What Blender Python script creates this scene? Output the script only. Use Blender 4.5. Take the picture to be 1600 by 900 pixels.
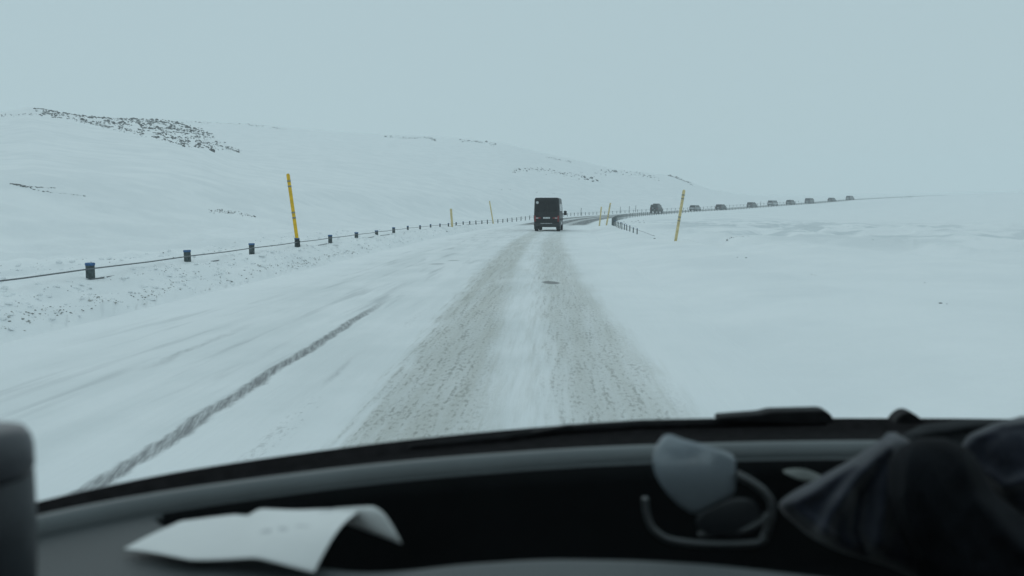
import bpy, bmesh, math, random
import numpy as np
from mathutils import Vector, Matrix

sc = bpy.context.scene
for o in list(bpy.data.objects):
    bpy.data.objects.remove(o)
C = sc.collection
rng = np.random.default_rng(7)
random.seed(7)

# ------------------------------------------------------------------ camera
F = 1256.0                      # focal length in photo pixels (1600 wide)
CAMH = 1.65
HOR = 328.0                     # eye level row of the photo
YAW = math.atan(70 / F)         # the road's straight runs 70 px right of the axis
PITCH = math.atan((450 - HOR) / F)
cam = bpy.data.cameras.new('camera')
cam.sensor_width = 36
cam.lens = 36 * F / 1600
cam.clip_start = 0.02
cam.clip_end = 6000
cam.dof.use_dof = True
cam.dof.focus_distance = 45
cam.dof.aperture_fstop = 3.8
camo = bpy.data.objects.new('camera', cam)
C.objects.link(camo)
camo.location = (0, 0, CAMH)
camo.rotation_euler = (math.pi / 2 - PITCH, 0, YAW)
sc.camera = camo

# ------------------------------------------------------------------ sky and sun: snow-laden overcast
w = bpy.data.worlds.new('World')
sc.world = w
w.use_nodes = True
wn, wl = w.node_tree.nodes, w.node_tree.links
bg = wn['Background']
sky = wn.new('ShaderNodeTexSky')
sky.sky_type = 'NISHITA'
sky.sun_disc = False
sky.sun_elevation = math.radians(16)
sky.sun_rotation = math.radians(150)
mul = wn.new('ShaderNodeMix'); mul.data_type = 'RGBA'; mul.blend_type = 'MULTIPLY'
mul.inputs[0].default_value = 1
mul.inputs[7].default_value = (0.06, 0.06, 0.06, 1)
wl.new(sky.outputs[0], mul.inputs[6])
mx = wn.new('ShaderNodeMix'); mx.data_type = 'RGBA'
mx.inputs[0].default_value = 0.94
wl.new(mul.outputs[2], mx.inputs[6])
mx.inputs[7].default_value = (0.455, 0.588, 0.630, 1)      # even cloud
wl.new(mx.outputs[2], bg.inputs[0])
bg.inputs[1].default_value = 1.0
sun = bpy.data.lights.new('sun', 'SUN')
sun.energy = 0.5
sun.angle = math.radians(60)
sun.color = (0.95, 1.0, 1.0)
suno = bpy.data.objects.new('sun', sun)
C.objects.link(suno)
suno.rotation_euler = (math.radians(74), 0, math.radians(-150))
sc.view_settings.view_transform = 'Standard'
sc.view_settings.look = 'None'
sc.view_settings.exposure = 0
sc.view_settings.gamma = 1
sc.render.engine = 'CYCLES'
sc.cycles.use_denoising = True
sc.cycles.max_bounces = 8
sc.cycles.diffuse_bounces = 4
sc.cycles.volume_bounces = 2
sc.cycles.transparent_max_bounces = 12

# ------------------------------------------------------------------ helpers
def pix_dir(px, py):
    """unit-depth direction of a photo pixel in world axes"""
    v = np.array([(px - 800) / F, (450 - py) / F, -1.0])
    m = np.array(Matrix.Rotation(YAW, 3, 'Z') @ Matrix.Rotation(math.pi / 2 - PITCH, 3, 'X'))
    return m @ v

def on_plane(px, py, z):
    d = pix_dir(px, py)
    k = (z - CAMH) / d[2]
    return np.array([d[0] * k, d[1] * k, z])

def at_depth(px, py, dist):
    """point on a pixel's ray at forward (+Y) distance dist"""
    d = pix_dir(px, py)
    return np.array([0, 0, CAMH]) + d * (dist / d[1])

class N:
    """tiny node-graph builder"""
    def __init__(self, name):
        self.m = bpy.data.materials.new(name)
        self.m.use_nodes = True
        self.t = self.m.node_tree
        self.b = self.t.nodes['Principled BSDF']
        self.out = self.t.nodes['Material Output']
    def new(self, k): return self.t.nodes.new(k)
    def put(self, sock, v):
        if isinstance(v, bpy.types.NodeSocket): self.t.links.new(v, sock)
        elif isinstance(v, (tuple, list)): sock.default_value = tuple(v) + ((1,) if len(v) == 3 and sock.type == 'RGBA' else ())
        else: sock.default_value = v
    def math(self, op, a, b=0.0, c=None, clamp=False):
        n = self.new('ShaderNodeMath'); n.operation = op; n.use_clamp = clamp
        self.put(n.inputs[0], a); self.put(n.inputs[1], b)
        if c is not None: self.put(n.inputs[2], c)
        return n.outputs[0]
    def ramp(self, v, a, b, lo=0.0, hi=1.0):
        n = self.new('ShaderNodeMapRange'); n.interpolation_type = 'SMOOTHSTEP'
        self.put(n.inputs[0], v)
        for i, q in enumerate((a, b, lo, hi)): self.put(n.inputs[1 + i], q)
        return n.outputs[0]
    def attr(self, name):
        n = self.new('ShaderNodeAttribute'); n.attribute_name = name
        return n.outputs['Fac']
    def pos(self):
        return self.new('ShaderNodeNewGeometry').outputs['Position']
    def obj(self):
        return self.new('ShaderNodeTexCoord').outputs['Object']
    def vec(self, x, y, z=0.0):
        n = self.new('ShaderNodeCombineXYZ')
        for i, q in enumerate((x, y, z)): self.put(n.inputs[i], q)
        return n.outputs[0]
    def noise(self, v, scale=1.0, detail=4.0, rough=0.55):
        n = self.new('ShaderNodeTexNoise')
        self.put(n.inputs['Vector'], v); n.inputs['Scale'].default_value = scale
        n.inputs['Detail'].default_value = detail; n.inputs['Roughness'].default_value = rough
        return n.outputs[0]
    def mix(self, f, a, b):
        n = self.new('ShaderNodeMix'); n.data_type = 'RGBA'
        self.put(n.inputs[0], f); self.put(n.inputs[6], a); self.put(n.inputs[7], b)
        return n.outputs[2]
    def bump(self, h, strength=0.3, dist=0.02):
        n = self.new('ShaderNodeBump'); n.inputs['Strength'].default_value = strength
        n.inputs['Distance'].default_value = dist
        self.put(n.inputs['Height'], h)
        self.t.links.new(n.outputs[0], self.b.inputs['Normal'])
    def set(self, color, rough=0.6, spec=0.5, metal=0.0):
        self.put(self.b.inputs['Base Color'], color)
        self.put(self.b.inputs['Roughness'], rough)
        self.b.inputs['Specular IOR Level'].default_value = spec
        self.b.inputs['Metallic'].default_value = metal
        return self.m

def plain(name, col, rough=0.6, spec=0.4, var=0.25, scale=6.0, bump=0.0, bscale=60.0, metal=0.0):
    n = N(name)
    f = n.noise(n.obj(), scale, 5)
    f = n.ramp(f, 0.3, 0.7)
    a = tuple(c * (1 - var) for c in col); b = tuple(min(1, c * (1 + var)) for c in col)
    if bump: n.bump(n.noise(n.obj(), bscale, 3), bump, 0.01)
    return n.set(n.mix(f, a, b), rough, spec, metal)

def link(name, me, mat=None, parent=None):
    o = bpy.data.objects.new(name, me)
    if mat is not None and me is not None and not me.materials: me.materials.append(mat)
    C.objects.link(o)
    if parent is not None: o.parent = parent
    return o

def tag(o, label=None, cat=None, group=None, kind=None):
    if label: o['label'] = label
    if cat: o['category'] = cat
    if group: o['group'] = group
    if kind: o['kind'] = kind
    return o

def empty(name, loc=(0, 0, 0), rz=0.0):
    o = bpy.data.objects.new(name, None)
    o.empty_display_size = 0.2
    C.objects.link(o); o.location = loc; o.rotation_euler = (0, 0, rz)
    return o

def mesh(name, v, f, smooth=True):
    me = bpy.data.meshes.new(name)
    me.from_pydata([tuple(map(float, p)) for p in v], [], [tuple(map(int, q)) for q in f])
    if smooth: me.polygons.foreach_set('use_smooth', [True] * len(me.polygons))
    me.update()
    return me

def bm_mesh(name, bm, smooth=False):
    me = bpy.data.meshes.new(name)
    bmesh.ops.recalc_face_normals(bm, faces=bm.faces)
    bm.to_mesh(me); bm.free()
    if smooth: me.polygons.foreach_set('use_smooth', [True] * len(me.polygons))
    return me

def box(bm, c, s, bev=0.0, seg=2):
    r = bmesh.ops.create_cube(bm, size=1, matrix=Matrix.Translation(c) @ Matrix.Diagonal((*s, 1)))
    if bev:
        es = {e for v in r['verts'] for e in v.link_edges}
        bmesh.ops.bevel(bm, geom=list(es), offset=bev, segments=seg, affect='EDGES', profile=0.5)

def cyl(bm, c, r, h, axis='Z', n=16, r2=None):
    m = Matrix.Translation(c)
    if axis == 'X': m = m @ Matrix.Rotation(math.pi / 2, 4, 'Y')
    if axis == 'Y': m = m @ Matrix.Rotation(math.pi / 2, 4, 'X')
    bmesh.ops.create_cone(bm, cap_ends=True, segments=n, radius1=r, radius2=r if r2 is None else r2, depth=h, matrix=m)

def tube_mesh(name, pts, rad, n=8, smooth=True):
    """sweep a circle along pts; rad a number or a list"""
    pts = np.asarray(pts, float)
    rad = np.full(len(pts), rad) if np.isscalar(rad) else np.asarray(rad)
    v, f = [], []
    for i, p in enumerate(pts):
        a = pts[max(i - 1, 0)]; b = pts[min(i + 1, len(pts) - 1)]
        t = (b - a) / (np.linalg.norm(b - a) + 1e-9)
        up = np.array([0, 0, 1.0]) if abs(t[2]) < 0.9 else np.array([1.0, 0, 0])
        x = np.cross(t, up); x /= np.linalg.norm(x); y = np.cross(x, t)
        for k in range(n):
            q = 2 * math.pi * k / n
            v.append(p + rad[i] * (math.cos(q) * x + math.sin(q) * y))
        if i:
            for k in range(n):
                f.append(((i - 1) * n + k, (i - 1) * n + (k + 1) % n, i * n + (k + 1) % n, i * n + k))
    f.append(tuple(range(n))[::-1]); f.append(tuple(range((len(pts) - 1) * n, len(pts) * n)))
    return mesh(name, v, f, smooth)

def smooth01(x, a, b):
    u = np.clip((x - a) / (b - a), 0, 1)
    return u * u * (3 - 2 * u)

_perm = rng.random((257, 257))
def vnoise(x, y):
    """smooth value noise, vectorised, 0..1"""
    xi = np.floor(x).astype(int); yi = np.floor(y).astype(int)
    fx = x - xi; fy = y - yi
    fx = fx * fx * (3 - 2 * fx); fy = fy * fy * (3 - 2 * fy)
    g = lambda a, b: _perm[a % 256, b % 256]
    return (g(xi, yi) * (1 - fx) + g(xi + 1, yi) * fx) * (1 - fy) + (g(xi, yi + 1) * (1 - fx) + g(xi + 1, yi + 1) * fx) * fy

def fbm(x, y, o=4):
    s = 0; a = 0.5
    for k in range(o):
        s = s + a * (vnoise(x * 2 ** k + 13.7 * k, y * 2 ** k + 5.1 * k) - 0.5); a *= 0.5
    return s

# ------------------------------------------------------------------ the line of the road
DS = 0.5
S = np.arange(-300, 760, DS)
KAP = np.interp(S, [30, 70, 100, 160, 190, 250], [0, 1 / 600, 1 / 600, 1 / 220, 1 / 220, 1 / 900])
HD = np.cumsum(KAP) * DS
CX = np.cumsum(np.sin(HD)) * DS; CY = np.cumsum(np.cos(HD)) * DS
CX -= np.interp(0, S, CX); CY -= np.interp(0, S, CY)

def road_xy(s, t):
    h = np.interp(s, S, HD)
    return np.interp(s, S, CX) + t * np.cos(h), np.interp(s, S, CY) - t * np.sin(h)

def rise(r):
    """the plain: level round the camera, climbing gently beyond 150 m"""
    return np.interp(r, [0, 45, 100, 165, 185, 218, 237, 276, 310, 346, 420, 700, 1200],
                     [0, 0.06, -0.1, 0.45, 0.65, 1.35, 1.65, 2.9, 3.95, 5.5, 8, 15, 26])

def road_z(s, t=0.0):
    x, y = road_xy(s, 0.0)
    return rise(np.hypot(x, y)) - 0.012 * (t + 2.5) ** 2 * 0.12

ST_S = np.arange(-290, 750, 1.0)
ST_X, ST_Y = road_xy(ST_S, 0.0); ST_H = np.interp(ST_S, S, HD)
def road_st(x, y):
    """station and lateral offset (right positive) of points"""
    x = np.ravel(x); y = np.ravel(y)
    s = np.empty(len(x)); t = np.empty(len(x))
    for a in range(0, len(x), 4000):
        dx = x[a:a + 4000, None] - ST_X[None]; dy = y[a:a + 4000, None] - ST_Y[None]
        i = np.argmin(dx * dx + dy * dy, 1)
        k = np.arange(len(i))
        h = ST_H[i]
        s[a:a + 4000] = ST_S[i] + dx[k, i] * np.sin(h) + dy[k, i] * np.cos(h)
        t[a:a + 4000] = dx[k, i] * np.cos(h) - dy[k, i] * np.sin(h)
    return s, t

# bearing (radians right of the camera axis) of a photo column
bear = lambda px: np.arctan((np.asarray(px, float) - 800) / F)
# where each bearing leaves the road corridor on the uphill side
_bx, _by = road_xy(np.arange(-280, 700, 1.0), -12.0)
_bb = np.arctan2(_bx, _by) + YAW
_br = np.hypot(_bx, _by)
_o = np.maximum.accumulate(_bb)
NEAR_B = bear([0, 60, 130, 200, 270, 320, 370, 440, 500, 560])
NEAR_H = np.array([148, 158, 147, 140, 135, 119, 92, 66, 40, 10.])
FAR_B = bear([0, 290, 450, 600, 680, 780, 830, 890, 960, 1050, 1110, 1180, 1250, 1400, 1600])
FAR_H = np.array([134, 137, 128, 116, 113, 106, 93, 80, 62, 53, 31, 20, 18, 20, 20.])

def natural(x, y):
    r = np.hypot(x, y); th = np.arctan2(x, y) + YAW
    base = rise(r)
    rs = np.interp(th, _o, _br)
    left = smooth01(th, -2.6, -1.9) * (1 - smooth01(th, 0.42, 0.60))
    cb = np.maximum(np.cos(np.clip(th, -0.9, 0.9)), 0.5)
    R2 = np.maximum(470, rs + 200)
    z2 = CAMH + np.interp(th, FAR_B, FAR_H) / F * R2 * cb
    u = np.clip((r - rs) / (R2 - rs), 0, 1)
    far = (rise(rs) + 0.3) + (z2 - rise(rs) - 0.3) * u ** 1.25 - np.maximum(r - R2, 0) * 0.03
    R1 = np.maximum(215, rs + 60)
    z1 = CAMH + np.interp(th, NEAR_B, NEAR_H) / F * R1 * cb
    u1 = np.clip((r - rs) / (R1 - rs), 0, 1)
    near = (rise(rs) + 0.3) + (z1 - rise(rs) - 0.3) * u1 ** 1.12 - np.maximum(r - R1, 0) * 0.13
    near = np.where(th > NEAR_B[-1], -50, near)
    k = 0.8
    hill = np.maximum(near, far) + k * np.log1p(np.exp(-np.abs(near - far) / k)) * np.exp(-np.abs(near - far))
    hill = hill + fbm(x / 38, y / 38, 3) * np.clip((r - rs) / 120, 0, 1) * 3.0
    w_ = np.where(r > rs, left, 0) * smooth01(r, rs, rs + 15)
    return base * (1 - w_) + np.maximum(hill, base - 2) * w_

def terrain(x, y):
    shp = np.shape(x); x = np.ravel(x).astype(float); y = np.ravel(y).astype(float)
    s, t = road_st(x, y)
    r = np.hypot(x, y)
    zr = rise(np.hypot(*road_xy(s, 0.0)))
    rough = fbm(x / 0.9, y / 0.9, 4)
    big = fbm(x / 6.0, y / 6.0, 3)
    # cross-section: ploughed bank on the left, low soft bank on the right
    lb = np.interp(-t, [6.9, 7.3, 7.7, 8.2, 8.8, 9.6, 11, 14], [0, .05, .20, .35, .42, .40, .34, .36])
    bank_fade = np.interp(s, [0, 60, 110, 160], [1, .9, .25, .1])
    lb = lb * bank_fade + np.where(t < -7.2, rough * 0.42 * bank_fade, 0)
    rb = np.interp(t, [2.2, 2.7, 3.6, 5.0, 8, 14], [0, .03, .13, .27, .34, .30]) * np.interp(s, [0, 70, 95, 130], [1, 1, .25, 0])
    cs = np.where(t < -2, lb, rb)
    bed = smooth01(t, -7.35, -6.9) * (1 - smooth01(t + 0.5 * fbm(x / 3.1, y / 5.0, 3), 1.5, 3.5))
    zc = zr + cs - bed * (0.10 + 0.0016 * np.maximum(r - 30, 0))
    n = natural(x, y) + np.where(t > 0, 0.30, 0.36) * np.interp(r, [0, 90, 140], [1, 1, .2])
    wb = smooth01(np.abs(t + 2.5), 11.5, 24)
    z = zc * (1 - wb) + n * wb
    # wind-packed drifts
    ridg = np.abs(fbm(x / 5 + fbm(x / 9, y / 9) * 2, y / 14, 3))
    drift = np.where(t > 2.6, smooth01(t, 2.6, 7), smooth01(-t, 8, 12))
    z = z + drift * (big * 0.30 + 0.04 * rough + np.interp(r, [20, 35, 90, 130], [0, 1, 1, 0]) * np.where(t > 6, (0.08 - ridg) * 2.6, 0))
    return z.reshape(shp)

def hit(px, py, r0=4.0, r1=900.0):
    """where a photo pixel's ray meets the terrain"""
    d = pix_dir(px, py)
    d = d / np.hypot(d[0], d[1])
    r = np.geomspace(r0, r1, 500)
    z = CAMH + d[2] * r
    tz = terrain(d[0] * r, d[1] * r)
    b = np.nonzero(z < tz)[0]
    if len(b) == 0: return None
    i = max(b[0], 1)
    a0 = z[i - 1] - tz[i - 1]; a1 = z[i] - tz[i]
    rr = r[i - 1] + (r[i] - r[i - 1]) * a0 / (a0 - a1)
    return np.array([d[0] * rr, d[1] * rr, float(terrain(np.array([d[0] * rr]), np.array([d[1] * rr]))[0])])

def hit_far(px, py):
    d = pix_dir(px, py); d = d / np.hypot(d[0], d[1])
    r = np.geomspace(60, 880, 260); z = CAMH + d[2] * r; tz = natural(d[0] * r, d[1] * r)
    b = np.nonzero(z < tz)[0]
    if len(b) == 0: return None
    i = max(b[0], 1); a0 = z[i - 1] - tz[i - 1]; a1 = z[i] - tz[i]
    rr = r[i - 1] + (r[i] - r[i - 1]) * np.clip(a0 / (a0 - a1), 0, 1)
    return np.array([d[0] * rr, d[1] * rr, CAMH + d[2] * rr])

def ground_at(px, depth):
    """terrain point on a photo column at a depth along the camera axis"""
    b = float(bear(px)) - YAW
    r = depth / math.cos(b + YAW)
    x, y = r * math.sin(b), r * math.cos(b)
    return np.array([x, y, float(terrain(np.array([x]), np.array([y]))[0])])

# ------------------------------------------------------------------ snow material
n = N('snow')
p = n.pos()
f1 = n.noise(p, 0.35, 5)
f2 = n.noise(p, 4.0, 4)
col = n.mix(n.ramp(f1, 0.35, 0.65), (0.855, 0.875, 0.885), (0.90, 0.915, 0.92))
# greyer noise streaks over the snow, strongest on the right-hand field
mp = n.new('ShaderNodeMapping'); mp.inputs['Rotation'].default_value = (0, 0, 0.35); mp.inputs['Scale'].default_value = (0.13, 0.10, 0.3)
n.put(mp.inputs['Vector'], p)
wv = n.noise(mp.outputs[0], 1.6, 5, 0.6)
grey_streak = n.math('MULTIPLY', n.attr('grey_streak'), n.ramp(wv, 0.46, 0.56))
col = n.mix(grey_streak, col, (0.60, 0.645, 0.665))
hgt = n.math('ADD', n.math('MULTIPLY', n.noise(p, 1.3, 5), 1.0), n.math('MULTIPLY', f2, 0.3))
n.bump(hgt, 0.6, 0.07)
SNOW = n.set(col, 0.75, 0.2)

# terrain sheet: rings round the camera
ang = np.concatenate([np.linspace(-math.pi, -0.70, 70, endpoint=False), np.linspace(-0.70, 0.70, 680, endpoint=False), np.linspace(0.70, math.pi, 70, endpoint=False)])
rad = np.concatenate([[0.0], np.geomspace(1.2, 900, 330)])
A, Rr = np.meshgrid(ang - YAW, rad)
X = Rr * np.sin(A); Y = Rr * np.cos(A)
Z = terrain(X, Y)
na, nr = len(ang), len(rad)
verts = np.stack([X, Y, Z], -1).reshape(-1, 3)
ii, jj = np.meshgrid(np.arange(nr - 1), np.arange(na), indexing='ij')
j2 = (jj + 1) % na
quads = np.stack([ii * na + jj, ii * na + j2, (ii + 1) * na + j2, (ii + 1) * na + jj], -1).reshape(-1, 4)
me = bpy.data.meshes.new('snow_field')
me.vertices.add(len(verts)); me.vertices.foreach_set('co', verts.ravel())
me.loops.add(quads.size); me.loops.foreach_set('vertex_index', quads.ravel())
me.polygons.add(len(quads)); me.polygons.foreach_set('loop_start', np.arange(0, quads.size, 4)); me.polygons.foreach_set('use_smooth', np.ones(len(quads), bool))
me.update(); me.validate()
_s, _t = road_st(X, Y); _r = np.hypot(X, Y).ravel()
cr = np.where(_t > 5, np.interp(_r, [30, 45, 95, 140], [.04, .75, .75, .12]) * smooth01(_t, 5, 12) * np.interp(_t, [22, 36], [1, .08]), .10)
cr = np.where(_t < -9, .14, cr)
at = me.attributes.new('grey_streak', 'FLOAT', 'POINT'); at.data.foreach_set('value', cr.astype(np.float32))
tag(link('snow_field', me, SNOW), 'snow covered plain and hillside on both sides of the road', None, kind='structure')

# ------------------------------------------------------------------ road
n = N('snowy_road')
s_ = n.attr('station'); t_ = n.attr('lateral'); u_ = n.attr('track'); bare = n.attr('bare')
p = n.pos()
along = n.vec(n.math('MULTIPLY', t_, 5.0), n.math('MULTIPLY', s_, 0.30))
along_f = n.vec(n.math('MULTIPLY', t_, 16.0), n.math('MULTIPLY', s_, 0.9))
grit_v = n.vec(n.math('MULTIPLY', t_, 27.0), n.math('MULTIPLY', s_, 9.0))
st1 = n.noise(along, 1.0, 4); st2 = n.noise(along_f, 1.0, 5); grit = n.noise(grit_v, 1.0, 6, 0.7); grit2 = n.noise(p, 9.0, 5, 0.7)
snowc = n.mix(n.ramp(n.math('ADD', n.math('MULTIPLY', n.noise(p, 0.5, 4), .45), n.math('MULTIPLY', n.noise(n.vec(n.math('MULTIPLY', t_, 1.6), n.math('MULTIPLY', s_, 0.16), 7.0), 1.0, 5), .55)), .38, .62), (0.76, 0.785, 0.79), (0.855, 0.87, 0.875))
verge = n.mix(n.ramp(n.noise(p, 0.35, 5), 0.35, 0.65), (0.855, 0.875, 0.885), (0.90, 0.915, 0.92))
ev = n.math('MULTIPLY', n.math('SUBTRACT', n.noise(p, 0.4, 4), .5), 2.0)
snowc = n.mix(n.math('MAXIMUM', n.ramp(n.math('ADD', t_, ev), -0.2, 1.9), n.ramp(n.math('ADD', t_, ev), -4.8, -6.6)), snowc, verge)
wob = n.math('MULTIPLY', n.math('SUBTRACT', n.noise(n.vec(0.0, n.math('MULTIPLY', s_, 0.5)), 1.0, 3), 0.5), 0.35)
uu = n.math('ADD', u_, wob)
lt = n.ramp(n.math('ABSOLUTE', n.math('ADD', n.math('ADD', uu, 0.80), n.math('MULTIPLY', n.math('SUBTRACT', st2, .5), .5))), 0.66, 0.26)
rt = n.ramp(n.math('ABSOLUTE', n.math('SUBTRACT', n.math('ADD', uu, n.math('MULTIPLY', n.math('SUBTRACT', st2, .5), .5)), 0.80)), 0.76, 0.26)
mid = n.ramp(n.math('ABSOLUTE', uu), 0.95, 0.35, 0.0, 0.36)
trk = n.math('MAXIMUM', n.math('MULTIPLY', lt, 0.88), n.math('MULTIPLY', rt, 0.74))
fade = n.ramp(s_, 70.0, 30.0, 0.45, 1.0)
trk = n.math('MULTIPLY', trk, fade)
mid = n.math('MULTIPLY', mid, n.ramp(n.math('ADD', n.math('MULTIPLY', st2, .5), n.math('MULTIPLY', st1, .5)), .42, .62))
trk2 = n.math('MAXIMUM', trk, mid)
dirt = n.math('MULTIPLY', trk2, n.ramp(n.math('ADD', n.math('MULTIPLY', st1, .6), n.math('MULTIPLY', grit, .4)), 0.32, 0.62, 0.35, 1.0))
c = n.mix(n.math('MULTIPLY', dirt, 0.70), snowc, (0.50, 0.495, 0.44))
# darker grains pressed into the ruts
spk = n.math('MULTIPLY', n.ramp(n.math('ADD', n.math('MULTIPLY', grit, 0.6), n.math('MULTIPLY', st2, 0.4)), 0.505, 0.60), trk)
c = n.mix(n.math('MULTIPLY', spk, 0.55), c, (0.20, 0.195, 0.175))
# a sparse line of grit left of the ruts
gl = n.math('MULTIPLY', n.ramp(n.math('ABSOLUTE', n.math('ADD', uu, 1.75)), 0.30, 0.05), n.ramp(n.math('ADD', n.math('MULTIPLY', grit, .6), n.math('MULTIPLY', st1, .4)), 0.55, 0.64))
c = n.mix(n.math('MULTIPLY', gl, n.ramp(s_, 16.0, 8.0, 0.0, 0.4)), c, (0.3, 0.3, 0.29))
# thin wind-scoured streaks on the other lane
sc_ = n.math('MULTIPLY', n.ramp(n.noise(n.vec(n.math('MULTIPLY', t_, 3.2), n.math('MULTIPLY', s_, 0.22), 4.0), 1.0, 5), 0.52, 0.74), n.ramp(t_, -2.0, -2.8))
sc_ = n.math('MULTIPLY', sc_, n.ramp(t_, -6.6, -5.4))
c = n.mix(n.math('MULTIPLY', sc_, 0.5), c, (0.42, 0.44, 0.45))
# bare asphalt where the snow has blown off the centre joint
def streak(s0, s1, t0, slope, width, soft, strength, rag=0.16):
    global c
    cen = n.math('SUBTRACT', n.math('SUBTRACT', t_, t0), n.math('MULTIPLY', n.math('SUBTRACT', s_, s0), slope))
    cen = n.math('ADD', cen, n.math('MULTIPLY', n.math('SUBTRACT', n.noise(n.vec(n.math('MULTIPLY', t_, 1.5), n.math('MULTIPLY', s_, 1.1), t0), 1.0, 4), 0.5), rag * 2.2))
    fr = n.math('MULTIPLY', n.math('SUBTRACT', n.noise(n.vec(n.math('MULTIPLY', t_, 9.0), n.math('MULTIPLY', s_, 5.0), t0), 1.0, 5, .7), 0.5), rag)
    mk = n.ramp(n.math('ADD', n.math('ABSOLUTE', cen), fr), width + soft, width - soft * .5)
    mk = n.math('MULTIPLY', mk, n.math('MULTIPLY', n.ramp(s_, s0 - .5, s0 + .3), n.ramp(s_, s1 + .3, s1 - 3.5)))
    tex = n.ramp(n.noise(n.vec(n.math('ADD', n.math('MULTIPLY', t_, 22.0), n.math('MULTIPLY', s_, 7.0)), n.math('MULTIPLY', s_, 2.2)), 1.0, 5, .7), 0.35, 0.7, 1.0, 0.45)
    c = n.mix(n.math('MULTIPLY', n.math('MULTIPLY', mk, tex), strength), c, (0.085, 0.085, 0.09))
streak(3.2, 15.0, -2.70, -0.036, 0.062, 0.055, 0.78, 0.095)
streak(7.6, 9.6, -2.20, -0.04, 0.02, 0.04, 0.45, 0.06)
streak(8.2, 12.0, -4.25, -0.05, 0.02, 0.09, 0.35)
pat = n.math('ADD', n.math('POWER', n.math('DIVIDE', n.math('ADD', t_, .13), .23), 2.0), n.math('POWER', n.math('DIVIDE', n.math('SUBTRACT', s_, 18.2), .42), 2.0))
c = n.mix(n.ramp(n.math('ADD', pat, n.math('MULTIPLY', grit, .8)), 1.5, .8, 0.0, .7), c, (0.10, 0.10, 0.10))
for (ss_, tt_, dt_, ds_) in ((24.0, -3.6, .28, .35), (25.6, -3.3, .22, .3)):
    pat = n.math('ADD', n.math('POWER', n.math('DIVIDE', n.math('SUBTRACT', t_, tt_), dt_), 2.0), n.math('POWER', n.math('DIVIDE', n.math('SUBTRACT', s_, ss_), ds_), 2.0))
    c = n.mix(n.ramp(n.math('ADD', pat, n.math('MULTIPLY', grit, .9)), 1.6, .6, 0.0, .4), c, (0.12, 0.12, 0.12))
# beyond the parked drift the tarmac is blown clear
asph = n.mix(n.ramp(n.math('ADD', n.math('MULTIPLY', st1, .7), n.math('MULTIPLY', grit2, .3)), .45, .66), (0.07, 0.075, 0.078), (0.45, 0.46, 0.46))
c = n.mix(n.math('MULTIPLY', bare, n.ramp(st1, 0.30, 0.5, 0.55, 1.0)), c, asph)
n.bump(n.math('ADD', n.math('MULTIPLY', grit, n.math('ADD', n.math('MULTIPLY', trk2, 1.0), 0.12)), n.math('MULTIPLY', st1, 0.8)), 0.8, 0.03)
ROAD = n.set(c, 0.8, 0.25)

ss = np.concatenate([np.arange(-12, 40, 0.25), np.arange(40, 120, 0.7), np.arange(120, 470, 2.0)])
tt = np.linspace(-7.3, 2.85, 60)
SS, TT = np.meshgrid(ss, tt, indexing='ij')
RX, RY = road_xy(SS.ravel(), TT.ravel())
tc = np.interp(SS.ravel(), [0, 6.6, 12, 22.5, 40, 61, 80], [-.05, -.26, -.5, -.82, -1.02, -.9, -.9])
U = TT.ravel() - tc
RZ = road_z(SS.ravel(), TT.ravel()) + fbm(TT.ravel() * 1.2, SS.ravel() * 0.25, 3) * 0.03
RZ -= 0.16 * (smooth01(TT.ravel(), 1.7, 2.95) * .5 + smooth01(-TT.ravel(), 6.95, 7.3))
RZ -= 0.025 * (np.exp(-((U + .77) / .3) ** 2) + np.exp(-((U - .8) / .3) ** 2))
v = np.stack([RX, RY, RZ], -1)
nt = len(tt)
i0, j0 = np.meshgrid(np.arange(len(ss) - 1), np.arange(nt - 1), indexing='ij')
fq = np.stack([i0 * nt + j0, i0 * nt + j0 + 1, (i0 + 1) * nt + j0 + 1, (i0 + 1) * nt + j0], -1).reshape(-1, 4)
me = mesh('road', v, fq)
bare_v = np.interp(SS.ravel(), [88, 100, 130, 420], [0, 1, 1, .8]) * np.interp(TT.ravel(), [-6.9, -6.2, -4.6, -4.1, -3.2, -2.6, -1.6, -1.2, -.6, -.2, 1.3, 1.9], [0, 1, 1, .25, .25, 1, 1, .45, .45, 1, 1, 0])
for nm, a in (('station', SS.ravel()), ('lateral', TT.ravel()), ('track', U), ('bare', bare_v)):
    at = me.attributes.new(nm, 'FLOAT', 'POINT'); at.data.foreach_set('value', a.astype(np.float32))
tag(link('road', me, ROAD), 'snow covered two lane road with sanded wheel tracks', None, kind='structure')

# ------------------------------------------------------------------ haze
M_HAZE = bpy.data.materials.new('haze'); M_HAZE.use_nodes = True
ht = M_HAZE.node_tree; ht.nodes.clear()
ho = ht.nodes.new('ShaderNodeOutputMaterial'); hv = ht.nodes.new('ShaderNodeVolumePrincipled')
hv.inputs['Color'].default_value = (0.93, 0.98, 1.0, 1)
hv.inputs['Density'].default_value = 0.00105
hv.inputs['Anisotropy'].default_value = 0.0
ht.links.new(hv.outputs[0], ho.inputs['Volume'])
zmin, zmax = float(Z.min()) - 1.0, float(Z.max()) + 6
bm = bmesh.new(); box(bm, (0, 0, (zmin + zmax) / 2), (1840, 1840, zmax - zmin))
tag(link('haze', bm_mesh('haze', bm), M_HAZE), 'pale snow haze filling the air over the plain', None, kind='stuff')

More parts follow.
